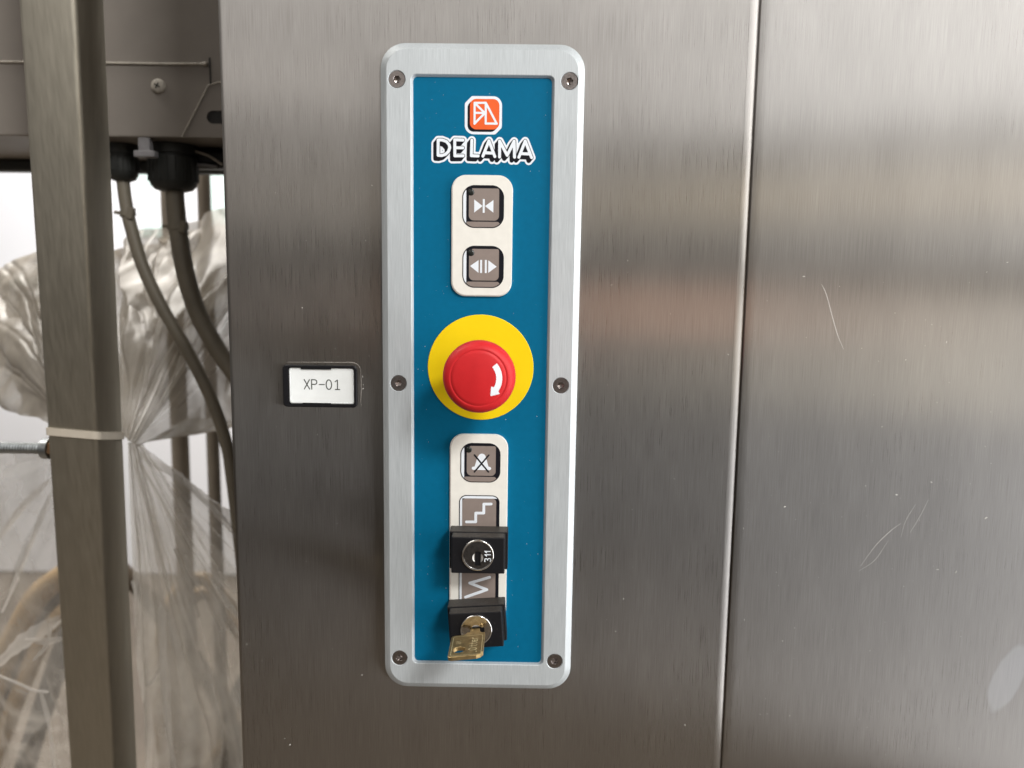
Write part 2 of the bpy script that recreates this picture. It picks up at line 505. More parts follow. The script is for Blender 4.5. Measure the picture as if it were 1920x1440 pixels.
door.location = (Vector((149, 0, 0)) - Matrix.Rotation(R(DOOR_TILT), 3, 'Z') @ Vector((149, 0, 0))) * S
# scratches and dust
def strip(pts, wd, y=-0.06):
    g = Geo(); P = [Vector((p[0], p[1])) for p in pts]
    L, Rr = [], []
    for i, p in enumerate(P):
        t = (P[min(i + 1, len(P) - 1)] - P[max(i - 1, 0)]).normalized(); nrm = Vector((-t.y, t.x))
        ww = wd * (0.35 + 0.65 * math.sin(math.pi * (0.08 + 0.84 * i / (len(P) - 1))))
        L.append((p.x + nrm.x * ww / 2, y, p.y + nrm.y * ww / 2)); Rr.append((p.x - nrm.x * ww / 2, y, p.y - nrm.y * ww / 2))
    n = len(P)
    return g.add(L + Rr, [(i, i + 1, n + i + 1, n + i) for i in range(n - 1)])
def crv(pts, n=8): return [(p.x, p.y) for p in spline([(a, b, 0) for a, b in pts], n)]

# ------------------------------------------------------------------ control panel
cp = thing('control_panel', 'tall aluminium control panel with blue face and six screws on steel cabinet', 'control panel', (0, 0, 0))
SC = [(-45.9, 164.4), (46.7, 164.4), (-45.8, 0.0), (45.5, 0.0), (-46.0, -163.2), (45.4, -163.6)]
g = Geo()
oA = rr(-55.1, 55.0, -182.4, 183.9, 13.5, -0.0); oB = rr(-55.1, 55.0, -182.4, 183.9, 13.5, -1.8)
oC = rr(-51.9, 51.8, -179.0, 180.4, 11.0, -4.75); oD = rr(-51.4, 51.4, -178.5, 179.9, 10.6, -5.0)
g.rings([oA, oB, oC, oD])
iA = rr(-38.6, 38.9, -166.4, 167.4, 3.2, -5.0); iB = rr(-38.3, 38.6, -166.1, 167.1, 3.0, -4.8); iC = rr(-37.3, 37.4, -165.4, 166.2, 2.4, -2.9)
g.rings([iA, iB, iC])
hol = [circ(x, z, 4.85, -5.0) for x, z in SC]
holed(g, [oD, iA] + hol)
for x, z in SC: g.rings([circ(x, z, 4.85, -5.0), circ(x, z, 4.45, -4.5), circ(x, z, 3.0, -3.0)])
g.obj('frame', M_ALU, cp, smooth=25)
g = Geo().rings([rr(-37.6, 37.7, -165.7, 166.5, 2.4, -2.4), rr(-37.6, 37.7, -165.7, 166.5, 2.4, -3.0)], cap0=True, cap1=True)
ov = g.obj('overlay', M_BLUE, cp)
# countersunk hex-socket screws
def screw_mesh():
    g = Geo(); n = 28
    def hexa(r, y): return [(r * math.cos(R(60 * i + 17)), y, r * math.sin(R(60 * i + 17))) for i in range(6)]
    g.rings([circ(0, 0, 2.9, -3.1), circ(0, 0, 4.4, -4.55), circ(0, 0, 4.25, -4.75)])
    holed(g, [circ(0, 0, 4.25, -4.75), hexa(2.15, -4.75)])
    g.rings([hexa(2.15, -4.75), hexa(1.9, -4.5), hexa(1.85, -2.4)])
    g.add(hexa(1.85, -2.4) + [(0, -1.9, 0)], [(i, (i + 1) % 6, 6) for i in range(6)])
    return mesh_data('screw', g.v, g.f, M_SCREW)
sm = screw_mesh()
rng = random.Random(4)
for x, z in SC:
    o = bpy.data.objects.new('screw', sm); link(o, cp)
    o.location = Vector((x, 0, z)) * S; o.rotation_euler = (0, rng.uniform(0, 1), 0)

# --- logo badge (flat print, stacked ink layers)
bdg = prnt('logo_badge', I(sd_rr(-9.4, 10.7, 136.6, 156.6, 4.8), half(-1, 1, -162.2), half(1, -1, 129.5)), (-10, 11.5, 136, 157.5), 0.3, -3.06, M_WHITE, ov)
prnt('badge_shadow', I(U(*[shift(sd_rr(-6.6, 9.3, 139.2, 155.1, 3.4), -1.3 * t, -1.25 * t) for t in (0, .25, .5, .75, 1)]), half(-1, 1, -160.6)), (-9, 10, 137, 156), 0.25, -3.12, M_BLACK, bdg)
prnt('badge_face', I(sd_rr(-6.6, 9.3, 139.2, 155.1, 3.4)), (-8, 10, 138, 156), 0.25, -3.18, M_ORANGE, bdg)
hw = 0.58
prnt('badge_emblem', U(sd_line([(-4.1, 142.1), (-4.1, 153.0), (1.9, 153.1), (1.95, 142.3), (7.9, 142.3), (1.9, 153.1)], hw), sd_line([(-3.9, 152.8), (1.3, 147.9)], hw),
     sd_line([(-4.0, 147.8), (1.3, 147.8)], hw), sd_line([(-4.1, 142.2), (1.3, 147.6)], hw), sd_c(1.6, 147.8, .95)), (-6, 10, 140, 155), 0.14, -3.24, M_WHITE, bdg)
# --- lettering DELAMA
ST = [[(-23.8, 125.3), (-23.8, 133.4), (-21.5, 133.4), (-19.3, 132.6), (-17.8, 130.9), (-17.5, 129.3), (-18.2, 127.3), (-19.9, 125.8), (-21.8, 125.2), (-23.8, 125.3)],
      [(-10.3, 133.5), (-14.8, 133.6), (-14.7, 125.1), (-10.2, 125.2)], [(-14.8, 129.4), (-10.4, 129.4)],
      [(-5.5, 133.5), (-5.7, 125.3), (-2.0, 125.2)],
      [(0.6, 125.1), (3.8, 133.3), (7.1, 125.0)], [(1.9, 126.9), (6.2, 126.8)],
      [(9.7, 124.8), (9.6, 133.2), (13.8, 125.7), (17.5, 133.2), (17.8, 124.8)],
      [(20.2, 124.8), (23.5, 133.4), (27.1, 124.7)], [(21.4, 126.7), (25.7, 126.6)]]
def letters(h): return U(*[sd_line(s, h) for s in ST])
ts = [i / 7 for i in range(8)]
swept = lambda h: U(*[shift(letters(h), -1.55 * t, -1.85 * t) for t in ts])
bbx = (-28.5, 30, 120.5, 136.5)
lo = prnt('logo_lettering', swept(2.15), bbx, 0.22, -3.06, M_WHITE, ov)
prnt('lettering_shadow', swept(1.10), bbx, 0.16, -3.12, M_BLACK, lo)
prnt('lettering_face', letters(0.80), bbx, 0.14, -3.18, M_WHITE, lo)

# --- membrane pads and keys
def pad(x0, x1, z0, z1, r, name='key_pad'):
    g = Geo().rings([rr(x0 - .9, x1 + .3, z0 - .8, z1 + .2, r + .4, -3.0), rr(x0 - .7, x1 + .2, z0 - .6, z1 + .1, r + .3, -4.5), rr(x0, x1, z0, z1, r, -5.0)], cap1=True)
    return g.obj(name, M_CREAM, ov, smooth=20)
p1 = pad(-15.6, 16.9, 50.0, 114.8, 7.5)
p2 = pad(-16.0, 16.1, -150.0, -28.7, 7.5)
def key_graphic(cx, cz, par, icon):
    T = lambda f: shift(f, cx, cz)
    bb = (cx - 12, cx + 12, cz - 12, cz + 12)
    k = prnt('button', T(sd_rr(-11.4, 11.4, -11.5, 11.4, 6.6)), bb, 0.35, -5.10, M_BLACK, par)
    ins = sd_rr(-10.9, 10.9, -11.0, 10.9, 6.2)
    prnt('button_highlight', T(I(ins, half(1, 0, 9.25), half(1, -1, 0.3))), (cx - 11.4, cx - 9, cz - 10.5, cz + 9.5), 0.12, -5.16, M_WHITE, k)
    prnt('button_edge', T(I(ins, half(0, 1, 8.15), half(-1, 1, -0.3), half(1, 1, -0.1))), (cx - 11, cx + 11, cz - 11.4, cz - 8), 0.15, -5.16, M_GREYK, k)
    prnt('button_face', T(I(U(sd_rr(-7.8, 8.7, -7.5, 9.7, 2.6), sd_rr(3, 8.7, 4, 9.7, 1.0)), NOT(sd_c(-6.65, 7.55, 1.8)))), (cx - 9, cx + 9.5, cz - 8.5, cz + 10.5), 0.2, -5.16, M_GREYK, k)
    prnt('button_symbol', T(icon), (cx - 8, cx + 9, cz - 7.5, cz + 8), 0.12, -5.22, M_WHITE, k)
    Geo().lathe_y(cx - 6.65, cz + 7.55, [(1.75, -5.1), (1.7, -5.35), (1.2, -5.6), (0.5, -5.68)], 20).obj('indicator_lens', M_LED, k, smooth=60)
    return k
c1 = (1.05, 98.05)
ic1 = U(sd_poly([(-4.9, 3.75), (-4.9, -3.3), (-0.3, .25)]), sd_poly([(5.6, 3.55), (5.6, -3.2), (1.0, .25)]), sd_rr(-.22, .88, -3.35, 4.0, .05))
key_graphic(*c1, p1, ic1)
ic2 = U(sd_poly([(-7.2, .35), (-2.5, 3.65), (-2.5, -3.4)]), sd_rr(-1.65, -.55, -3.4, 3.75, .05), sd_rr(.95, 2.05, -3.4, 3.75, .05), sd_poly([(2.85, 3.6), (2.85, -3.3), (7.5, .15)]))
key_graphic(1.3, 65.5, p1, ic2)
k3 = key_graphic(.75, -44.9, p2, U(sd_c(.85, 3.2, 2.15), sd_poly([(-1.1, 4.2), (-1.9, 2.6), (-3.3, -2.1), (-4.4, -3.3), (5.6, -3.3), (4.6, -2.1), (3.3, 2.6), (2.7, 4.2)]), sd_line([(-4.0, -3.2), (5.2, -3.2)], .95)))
prnt('crossing_out', shift(U(sd_line([(-3.4, 4.5), (4.6, -5.2)], .44), sd_line([(4.7, 4.5), (-3.4, -5.3)], .44)), .75, -44.9), (-4, 7, -52, -38), 0.12, -5.28, M_BLACK, k3)
def square_key(z0, z1, icon, ibb):
    k = prnt('button', sd_rr(-11.3, 11.9, z0, z1, 4.2), (-12, 12.6, z0 - 1, z1 + 1), 0.4, -5.10, M_BLACK, p2)
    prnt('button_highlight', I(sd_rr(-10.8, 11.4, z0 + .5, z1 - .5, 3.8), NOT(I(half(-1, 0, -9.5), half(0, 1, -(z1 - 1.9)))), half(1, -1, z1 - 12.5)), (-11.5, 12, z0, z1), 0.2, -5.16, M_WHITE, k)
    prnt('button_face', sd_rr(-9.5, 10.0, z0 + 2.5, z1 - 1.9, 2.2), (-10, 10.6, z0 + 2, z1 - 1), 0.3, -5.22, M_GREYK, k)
    prnt('button_symbol', icon, ibb, 0.14, -5.28, M_WHITE, k)
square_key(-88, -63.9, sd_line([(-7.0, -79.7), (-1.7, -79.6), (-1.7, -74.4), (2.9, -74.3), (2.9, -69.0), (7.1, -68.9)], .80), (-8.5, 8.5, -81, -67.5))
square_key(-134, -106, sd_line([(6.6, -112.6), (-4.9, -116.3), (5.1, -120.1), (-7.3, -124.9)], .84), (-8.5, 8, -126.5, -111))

# --- label frame XP-01
tg = thing('label_holder', 'black framed white label reading XP-01 on the steel beside the control panel', 'label', (-91, 0, -3))
g = Geo()
a = rr(-112.0, -69.9, -14.8, 9.2, 2.4, 0); b = rr(-112.0, -69.9, -14.8, 9.2, 2.4, -1.7); c = rr(-111.6, -70.3, -14.4, 8.8, 2.2, -2.1)
d = rr(-108.9, -71.4, -13.1, 7.9, 1.6, -2.1); e = rr(-108.9, -71.4, -13.1, 7.9, 1.6, -0.4)
g.rings([a, b, c, d, e]); g.obj('holder_frame', M_BLACKP, tg, smooth=30)
Geo().box(-101.6, -84.4, -2.05, -1.2, 6.9, 8.4, .2).box(-101.0, -85.0, -2.05, -1.2, -13.6, -12.3, .2).obj('retaining_tab', M_BLACKP, tg)
g = Geo().rings([rr(-108.6, -71.7, -12.8, 7.6, 1.4, -0.3), rr(-108.6, -71.7, -12.8, 7.6, 1.4, -1.1), rr(-108.1, -72.2, -12.3, 7.1, 1.2, -1.35), rr(-107.7, -72.6, -12.0, 6.8, 1.1, -1.15)], cap1=True)
ins = g.obj('label_insert', M_PAPER, tg, smooth=25)
tw = 0.29
oval = [(-86.0 + 1.55 * math.cos(a_), -1.8 + 2.75 * math.sin(a_)) for a_ in [2 * math.pi * i / 20 for i in range(21)]]
prnt('label_text', U(sd_line([(-100.0, .9), (-97.0, -4.5)], tw), sd_line([(-97.0, .9), (-100.0, -4.5)], tw),
     sd_line([(-95.8, -4.5), (-95.8, .9), (-93.9, .9), (-93.0, .4), (-92.8, -.5), (-93.0, -1.3), (-93.9, -1.8), (-95.8, -1.8)], tw),
     sd_line([(-91.4, -1.8), (-88.6, -1.8)], tw), sd_line(oval, tw), sd_line([(-82.4, -.1), (-81.1, .9), (-81.1, -4.5)], tw), sd_line([(-82.3, -4.5), (-79.9, -4.5)], tw)),
     (-101, -79, -5.5, 2), 0.11, -1.21, M_TEXT, ins)
g = strip(crv([(-109.5, 10.6), (-95, 10.8), (-80, 10.9), (-73.5, 11.0), (-70.0, 10.0), (-68.2, 7.5)], 6), 0.45, -0.07)
g2 = strip(crv([(-68.0, 7.3), (-67.8, 0), (-67.9, -8), (-68.6, -12.5)], 6), 0.35, -0.07)
g.add(g2.v, g2.f).obj('glue_line', M_GLUE, tg)
# ------------------------------------------------------------------ emergency stop
CX, CZ = 0.3, 9.4
es = thing('emergency_stop_button', 'red mushroom stop button with white turning arrow on a yellow disc', 'emergency button', (CX, -3, CZ))
Geo().lathe_y(CX, CZ, [(29.75, -3.02), (29.75, -3.35), (29.5, -3.5), (12.0, -3.5)], 96, cap1=True).obj('yellow_disc', M_YELLOW, es, smooth=30)
HX, HZ = 1.5, 8.7
Geo().lathe_y(HX - .6, HZ + .3, [(13.2, -3.45), (13.2, -10), (12.4, -10.5), (12.4, -33)], 48).obj('collar', M_BLACKP, es, smooth=30)
prof = [(12.0, -27.0), (16.2, -31.0), (18.2, -35.0), (18.75, -38.5), (18.75, -41.5), (18.45, -43.6), (17.7, -45.4), (16.5, -46.7), (15.2, -47.4), (14.45, -47.6), (14.2, -47.35), (14.0, -47.65)]
prof += [(14.0 - i * 1.4, -47.65 - 1.35 * (1 - ((14.0 - i * 1.4) / 14.0) ** 2)) for i in range(1, 10)] + [(0.02, -49.0)]
hd = Geo().lathe_y(HX, HZ, prof, 96).obj('button_head', M_RED, es, smooth='all')
yf = lambda x, z: -47.72 - 1.35 * (1 - ((x - HX) ** 2 + (z - HZ) ** 2) / 196.0)
ax, az = HX, HZ
def pol(r, a): return (ax + r * math.cos(R(a)), az + r * math.sin(R(a)))
arrow = [pol(9.0, 40 - i * 7) for i in range(11)] + [pol(7.6, -32), pol(10.9, -56), pol(14.0 - .6, -36), pol(12.0, -33)] + [pol(12.0, -30 + i * 7) for i in range(11)]
prnt('turn_arrow', sd_poly(arrow), (ax, ax + 15, az - 12, az + 12), 0.18, yf, M_WHITE, hd)

# ------------------------------------------------------------------ key switches
def key_switch(label, x, z, rot, turned, mark):
    t = thing('key_switch', label, 'key switch', (x, -5, z), 'key switches on the blue panel')
    mt = Matrix.Translation((x, 0, z)) @ Matrix.Rotation(R(-rot), 4, 'Y')
    Geo().box(-16.4, 16.4, -15.8, -4.9, -21.8, 0, .5).xform(mt).obj('housing', M_LOCK, t)
    Geo().box(-15.2, 15.2, -16.6, -15.7, -21.0, -.9, .1).xform(mt).obj('shadow_gap', M_DARK, t)
    Geo().box(-14.8, 14.8, -24.3, -16.5, -21.3, -.3, .7).xform(mt).obj('bezel', M_LOCK, t)
    cz = -10.4
    g = Geo().lathe_y(0, cz, [(8.9, -24.2), (8.9, -25.1), (8.7, -25.5), (8.35, -25.65), (7.95, -25.5), (7.75, -24.9)], 64, cap1=False)
    ring = g.xform(mt).obj('lock_ring', M_CHROME, t, smooth=50)
    # plug: flat face with a keyway through a dished centre
    g = Geo(); y = -25.0; q = 1.5; rc = 3.0
    th = math.acos(q / rc)
    def arcp(a0, a1, n=8): return [(rc * math.cos(a0 + (a1 - a0) * i / n), y, rc * math.sin(a0 + (a1 - a0) * i / n)) for i in range(n + 1)]
    top, bot = 3.4, -4.6
    loop = [(q, y, bot)] + arcp(-th, th) + [(q, y, top), (-q, y, top)] + arcp(math.pi - th, math.pi + th) + [(-q, y, bot)]
    rotk = Matrix.Rotation(R(-90), 4, 'Y') if turned else Matrix.Identity(4)
    dz = -1.4 if not turned else 0
    loop = [tuple(rotk @ Vector(p) + Vector((0, 0, dz))) for p in loop]
    holed(g, [circ(0, 0, 7.8, y, 48), loop])
    dish = Geo()
    for sgn in (1, -1):
        A = arcp(-th, th) if sgn > 0 else arcp(math.pi + th, math.pi - th)
        B = [(q * sgn, y + .75, p[2]) for p in A]
        n = len(A)
        vv = [tuple(rotk @ Vector(p) + Vector((0, 0, dz + cz))) for p in A + B]
        dish.add(vv, [(i, i + 1, n + i + 1, n + i) for i in range(n - 1)])
    g.v = [(a, b, c + cz) for a, b, c in g.v]
    plug = g.xform(mt).obj('lock_plug', M_PLUGB if turned else M_PLUG, t)
    dish.xform(mt).obj('keyway_dish', M_SATIN, plug)
    rect = [(q, bot), (q, top), (-q, top), (-q, bot)]
    g = Geo().rings([[(a, yy, b) for a, b in rect] for yy in (y + .05, y + 6)], cap1=True)
    g.v = [tuple(rotk @ Vector(p) + Vector((0, 0, dz + cz))) for p in g.v]
    g.xform(mt).obj('keyway', M_DARK, plug)
    if mark:
        one = lambda s: U(sd_line([(3.9, s), (7.0, s)], .27), sd_line([(3.9, s), (4.8, s - .75)], .3))
        three = sd_line([(3.9, -3.6), (3.8, -2.8), (4.0, -2.0), (4.7, -1.8), (5.3, -2.3), (5.4, -2.8), (5.5, -2.2), (6.2, -1.7), (6.9, -1.9), (7.1, -2.8), (6.9, -3.6)], .25)
        f = U(shift(one(2.3), 0, 0), shift(one(.4), 0, 0), three)
        v, fc = sheet(f, (3, 7.6, -4.2, 3.2), .12)
        g = Geo().add([(a, y - .06, b + cz) for a, b in v], fc).xform(mt)
        g.obj('stamped_number', M_WHITE, plug)
    return t
key_switch('black key switch with empty vertical keyway and number 311, above the one holding a key', 0.7, -82.0, 0, False, True)
key_switch('slightly tilted black key switch with a brass key in it, lowest on the blue panel', -0.6, -125.4, 4, True, False)

# ------------------------------------------------------------------ the brass key
ky = thing('brass_key', 'small brass key with a round hole sticking out of the lower key switch', 'key', (-.4, -25, -135.8))
mk_ = Matrix.Translation((-.4, 0, -135.8)) @ Matrix.Rotation(R(-6.5), 4, 'Y')
x0, x1, y0, y1, th = -12.6, 5.7, -57.0, -31.0, 1.15
out = [(x1, y1 + .2), (4.0, y1 + .4), (3.4, y1 + 1.6), (-4.2, y1 + 1.6), (-5.0, y1 - .6), (x0 + 1.2, y1 - 1.4), (x0 + .3, y1 - 2.0), (x0, y1 - 3.2), (x0, y0 + 1.5), (x0 + .5, y0 + .4), (x0 + 1.8, y0), (x1 - 3.4, y0), (x1 - 1.2, y0 + 1.2), (x1, y0 + 3.4)]
hole = [(-7.2 + 3.3 * math.cos(2 * math.pi * i / 24), -49.3 + 3.3 * math.sin(2 * math.pi * i / 24)) for i in range(24)]
g = Geo()
def inset(P, d):
    cx = sum(p[0] for p in P) / len(P); cy2 = sum(p[1] for p in P) / len(P)
    return [(p[0] - math.copysign(min(d, abs(p[0] - cx)), p[0] - cx), p[1] - math.copysign(min(d, abs(p[1] - cy2)), p[1] - cy2)) for p in P]
oi = inset(out, .25)
hi_ = [(-7.2 + (a + 7.2) * 1.06, -49.3 + (b + 49.3) * 1.06) for a, b in hole]
zz = lambda P, z: [(a, b, z) for a, b in P]
g.rings([zz(oi, -th), zz(out, -th + .25), zz(out, th - .25), zz(oi, th)])
g.rings([zz(hi_, -th), zz(hole, -th + .2), zz(hole, th - .2), zz(hi_, th)])
holed(g, [zz(oi, th), zz(hi_, th)]); holed(g, [zz(oi, -th), zz(hi_, -th)])
bow = g.xform(mk_).obj('key_bow', M_BRASS, ky)
g = Geo().box(-2.3, 2.6, y1 - .5, -20.5, -.95, .95, .15)
g.box(-2.5, -1.2, y1 + 1, -20.5, .5, 1.2, .1)
g.xform(mk_).obj('key_blade', M_BRASS, ky)
place = lambda a, b: tuple(mk_ @ Vector((a, b, th + .10)))
# stamped word, reading away from the camera (letters turned a quarter), and a small mark
def tl(*segs): return U(*[sd_line(s, .27) for s in segs])
# letter tops point to -x; reading direction +y
X0, X1 = -1.9, 2.2
def L_(y): return tl([(X0, y), (X1, y), (X1, y + 1.9)])
def O_(y): return tl([(X0 + .9, y), (X0, y + .9), (X0, y + 1.5), (X0 + .9, y + 2.4), (X1 - .9, y + 2.4), (X1, y + 1.5), (X1, y + .9), (X1 - .9, y), (X0 + .9, y)])
def T_(y): return tl([(X0 + .2, y + .9), (X1 - .4, y + .9), (X1, y + 1.7)], [(X0 + 1.4, y + .1), (X0 + 1.4, y + 1.8)])
def E_(y): return tl([(.8, y), (.8, y + 2.0), (-.4, y + 1.9), (-.6, y + 1.0), (-.3, y + .2), (.8, y), (1.8, y + .3), (X1, y + 1.2), (2.0, y + 2.1)])
def R_(y): return tl([(X1, y), (-.6, y)], [(.2, y), (-.5, y + .8), (-.5, y + 1.6)])
yb = -54.5
prnt('stamped_word', U(L_(yb), O_(yb + 3.2), T_(yb + 7.2), T_(yb + 10.0), E_(yb + 12.8), R_(yb + 16.2)), (-3, 3.2, -54, -32), .12, 0, M_BRASSL, bow, place)
prnt('stamped_mark', U(sd_line([(-9.2, -42.6), (-6.6, -42.6)], .2), sd_line([(-9.2, -41.4), (-6.6, -41.4)], .2), sd_line([(-9.2, -40.0), (-7.9, -40.0), (-6.6, -39.4)], .2)), (-10, -6, -43.5, -39), .12, 0, M_BRASSL, bow, place)
prnt('stamped_border', I(NOT(sd_rr(x0 + 1.6, x1 - 1.0, y0 + 1.1, y1 - 3.2, 1.2)), sd_rr(x0 + 1.3, x1 - .7, y0 + .8, y1 - 2.9, 1.5)), (x0, x1, y0, y1), .12, 0, M_BRASSL, bow, place)

# ------------------------------------------------------------------ marks on the steel
rng = random.Random(11)
scr = [[(189.5, 58.5), (192.5, 53), (196.5, 41), (200.0, 31), (204.0, 22.5)], [(190.0, 60.5), (189.3, 63.0)]]
def mark(pts, wd):
    wd *= .6
    pts = [(x + (x - 21) * (x - 149) * .00016, z + (z - 55) * (x - 149) * .00016) for x, z in pts]
    return strip(crv(pts, 5) if len(pts) > 2 else pts, wd)
mark(scr[0], .40).obj('scratch', M_SCRATCH, door)
mark([(222.3, -103.5), (230, -91), (238, -82), (243.5, -77.5)], .35).obj('scratch', M_SCRATCH, door)
mark([(221.5, -106.5), (230, -100), (237, -88)], .28).obj('scratch', M_SCRATCH, door)
mark([(244, -86), (246, -76), (251, -66)], .25).obj('scratch', M_SCRATCH, door)
mark([(249, -83), (254, -73), (258, -63)], .25).obj('scratch', M_SCRATCH, door)
def specks(par, name, xr, zr, n, y, smin, smax, avoid=None):
    g = Geo()
    for _ in range(n):
        x, z = rng.uniform(*xr), rng.uniform(*zr)
        if avoid and avoid(x, z): continue
        r = smin + (smax - smin) * rng.random() ** 3
        an = rng.uniform(0, 6.28); el = rng.choice((1, 1, 1.4, 2.6))
        ca, sa = math.cos(an), math.sin(an)
        k = 5; pts = []
        for i in range(k):
            a = 2 * math.pi * i / k; u, v = r * el * math.cos(a) * rng.uniform(.6, 1.1), r * math.sin(a) * rng.uniform(.6, 1.1)
            pts.append((x + u * ca - v * sa, y, z + u * sa + v * ca))
        g.add(pts + [(x, y - r * .6, z)], [(i, (i + 1) % k, k) for i in range(k)])
    o = g.obj(name, M_DUST, par); o['kind'] = 'stuff'
    return o
onp = lambda x, z: -57 < x < 57 and -184 < z < 186
specks(panel, 'dust', (-138, 140), (-230, 110), 220, -.03, .09, .36, lambda x, z: onp(x, z) or (-113 < x < -69 and -16 < z < 10))
specks(door, 'dust', (152, 300), (-230, 80), 190, -.03, .09, .40)
specks(panel, 'dust', (-74, -66), (-15, 12), 12, -.03, .1, .3)
specks(ov, 'dust', (-36, 36), (-163, 164), 190, -3.03, .06, .22)
g = Geo()
for x, z, r in ((-98.5, 26.5, .8), (-90, 25.5, .5), (-107.5, 26, .4)):
    pass

# ------------------------------------------------------------------ the post, its tie and bolt
def post_at(z): t = (238 - z) / 590.0; return -313.5 - 38 * t, 100 + 65 * t
def sq(z, a=38.5, r=3.5):
    px, py = post_at(z)
    return [(p[0], p[1], z) for p in [(q[0], q[2]) for q in rr(px, px + a, py, py + a, r, 0, 4)]]
post = thing('steel_post', 'leaning square steel tube post standing left of the cabinet', 'post', (post_at(-1300)[0], post_at(-1300)[1], -1300))
Geo().rings([sq(-1300), sq(-700), sq(-200), sq(100), sq(520)], True, True).obj('tube', M_POST, post, smooth=50)
def tie_ring(e, hgt, dz):
    px, py = post_at(-62)
    loop = rr(px - e, px + 38.5 + e, py - e, py + 38.5 + e, 3.5 + e, 0, 4)
    zl = lambda p: -57.8 - (p[0] - px) * .075 - (p[2] - py) * .20
    return [(p[0] + post_at(zl(p))[0] - px, p[2] + post_at(zl(p))[1] - py, zl(p) + dz) for p in loop]
g = Geo().rings([tie_ring(.15, 0, -3.1), tie_ring(1.5, 0, -2.9), tie_ring(1.5, 0, 2.9), tie_ring(.15, 0, 3.1)])
tag(g.obj('cable_tie', M_NYLON, None, smooth=40), 'pale nylon cable tie strapped round the square steel post', 'cable tie')
bx, by = post_at(-75)
bt = thing('bolt', 'threaded rod with a rusty hex nut screwed into the square post', 'bolt', (bx, by + 19, -75.5))
g = Geo()
prof = []
for i in range(120): prof.append((4.1 if i % 2 else 4.6, bx - 1 - i * 1.1))
g.rings([[(x, by + 19 + r * math.cos(2 * math.pi * k / 16), -75.5 + r * math.sin(2 * math.pi * k / 16)) for k in range(16)] for r, x in prof], True, True)
g.obj('threaded_rod', M_ZINC, bt, smooth=20)
g = Geo().rings([[(x, by + 19 + r * math.cos(R(60 * k + 20)), -75.5 + r * math.sin(R(60 * k + 20))) for k in range(6)] for r, x in ((6.6, bx - .2), (7.4, bx - 1.0), (7.4, bx - 8.2), (6.6, bx - 9.0))], True, True)
g.obj('hex_nut', M_RUST, bt)
Geo().rings([[(x, by + 19 + 8.3 * math.cos(R(15 * k)), -75.5 + 8.3 * math.sin(R(15 * k))) for k in range(24)] for x in (bx - 9.0, bx - 14.5)], True, True).obj('plain_nut', M_ZINC, bt, smooth=40)

# ------------------------------------------------------------------ electrical box above the cables
eb = thing('electrical_box', 'grey-brown painted metal box with a screw on its front behind the post', 'electrical box', (-340, 200, 169))
Geo().box(-540, -165, 200, 332, 169.5, 470, 1.2).obj('casing', M_BOX, eb)
Geo().box(-540, -165, 318, 333, 158, 169.4, 2.5).obj('bottom_flange', M_GLAND, eb)
pts = spline([(-540, 198.9, 226), (-440, 199.3, 225.9), (-308, 198.9, 225.8), (-260, 199.2, 225.6), (-240, 198.8, 225.7), (-227.5, 198.8, 225.8)], 10)
Geo().tube(pts, lambda t: 1.0 + .25 * mnoise.noise((t * 60, 0, 0)) + (.7 if t > .93 else 0), 8).obj('weld_seam', M_WELD, eb, smooth='all')
Geo().box(-226.4, -225.4, 199.4, 200.2, 210, 231).obj('lid_joint', M_DARK, eb)
g = Geo()
o_ = [(-249.0, 199.0, 169.8), (-226.5, 199.0, 209.4), (-219.5, 199.0, 211.6), (-180, 199.0, 211.6), (-180, 199.0, 169.8)]
sl = rr(-229.5, -196, 180.3, 190.5, 5.0, 199.0, 6)
holed(g, [o_, sl]); g.rings([[(a, b + .0, c) for a, b, c in o_], [(a, b + 1.2, c) for a, b, c in o_]]); g.rings([sl, [(a, b + 1.0, c) for a, b, c in sl]])
g.obj('bracket', M_BOX, eb)
g = Geo().rings([sl, [(a, b + .95, c) for a, b, c in sl]]); g = Geo().add([(a, b + .9, c) for a, b, c in sl], [tuple(range(len(sl)))])
g.obj('bracket_slot', M_DARK, eb)
Geo().tube([(-249.6, 198.8, 169.8), (-227.0, 198.8, 209.6), (-219.5, 198.8, 212.0), (-180, 198.8, 212.0)], .7, 8).obj('bracket_edge', M_WELD, eb)
sw = Geo().lathe_y(-267.2, 208.7, [(5.7, 200), (5.6, 198.4), (4.8, 197.3), (3.0, 196.8)], 24).obj('screw', M_WELD, eb, smooth=60)
Geo().box(-269.6, -264.8, 196.55, 196.95, 208.2, 209.2).box(-267.7, -266.7, 196.6, 196.9, 206.3, 211.1).xform(Matrix.Translation((-267.2, 0, 208.7)) @ Matrix.Rotation(.5, 4, 'Y') @ Matrix.Translation((267.2, 0, -208.7))).obj('screw_cross', M_DARK, sw)
Geo().box(-286.6, -277.4, 201, 208, 158.5, 172, .8).box(-290.5, -273.5, 200.6, 209, 154.3, 159.5, 1.0).obj('plastic_clip', M_CLIP, eb)
Geo().box(-268, -200, 240, 262, 152, 169.2, 5).obj('mounting_block', M_BLACKP, eb)
Geo().tube(spline([(-268, 238.5, 157.5), (-258, 237.5, 154.5), (-247, 237.5, 153.8), (-238, 238, 152.6)], 5), 1.1, 8).obj('clip_wire', M_CLIP, eb)
Geo().tube(spline([(-262, 236, 167), (-252, 234, 164), (-242, 234, 160.5), (-232, 235, 154)], 5), 1.0, 8).obj('clip_wire', M_WELD, eb)

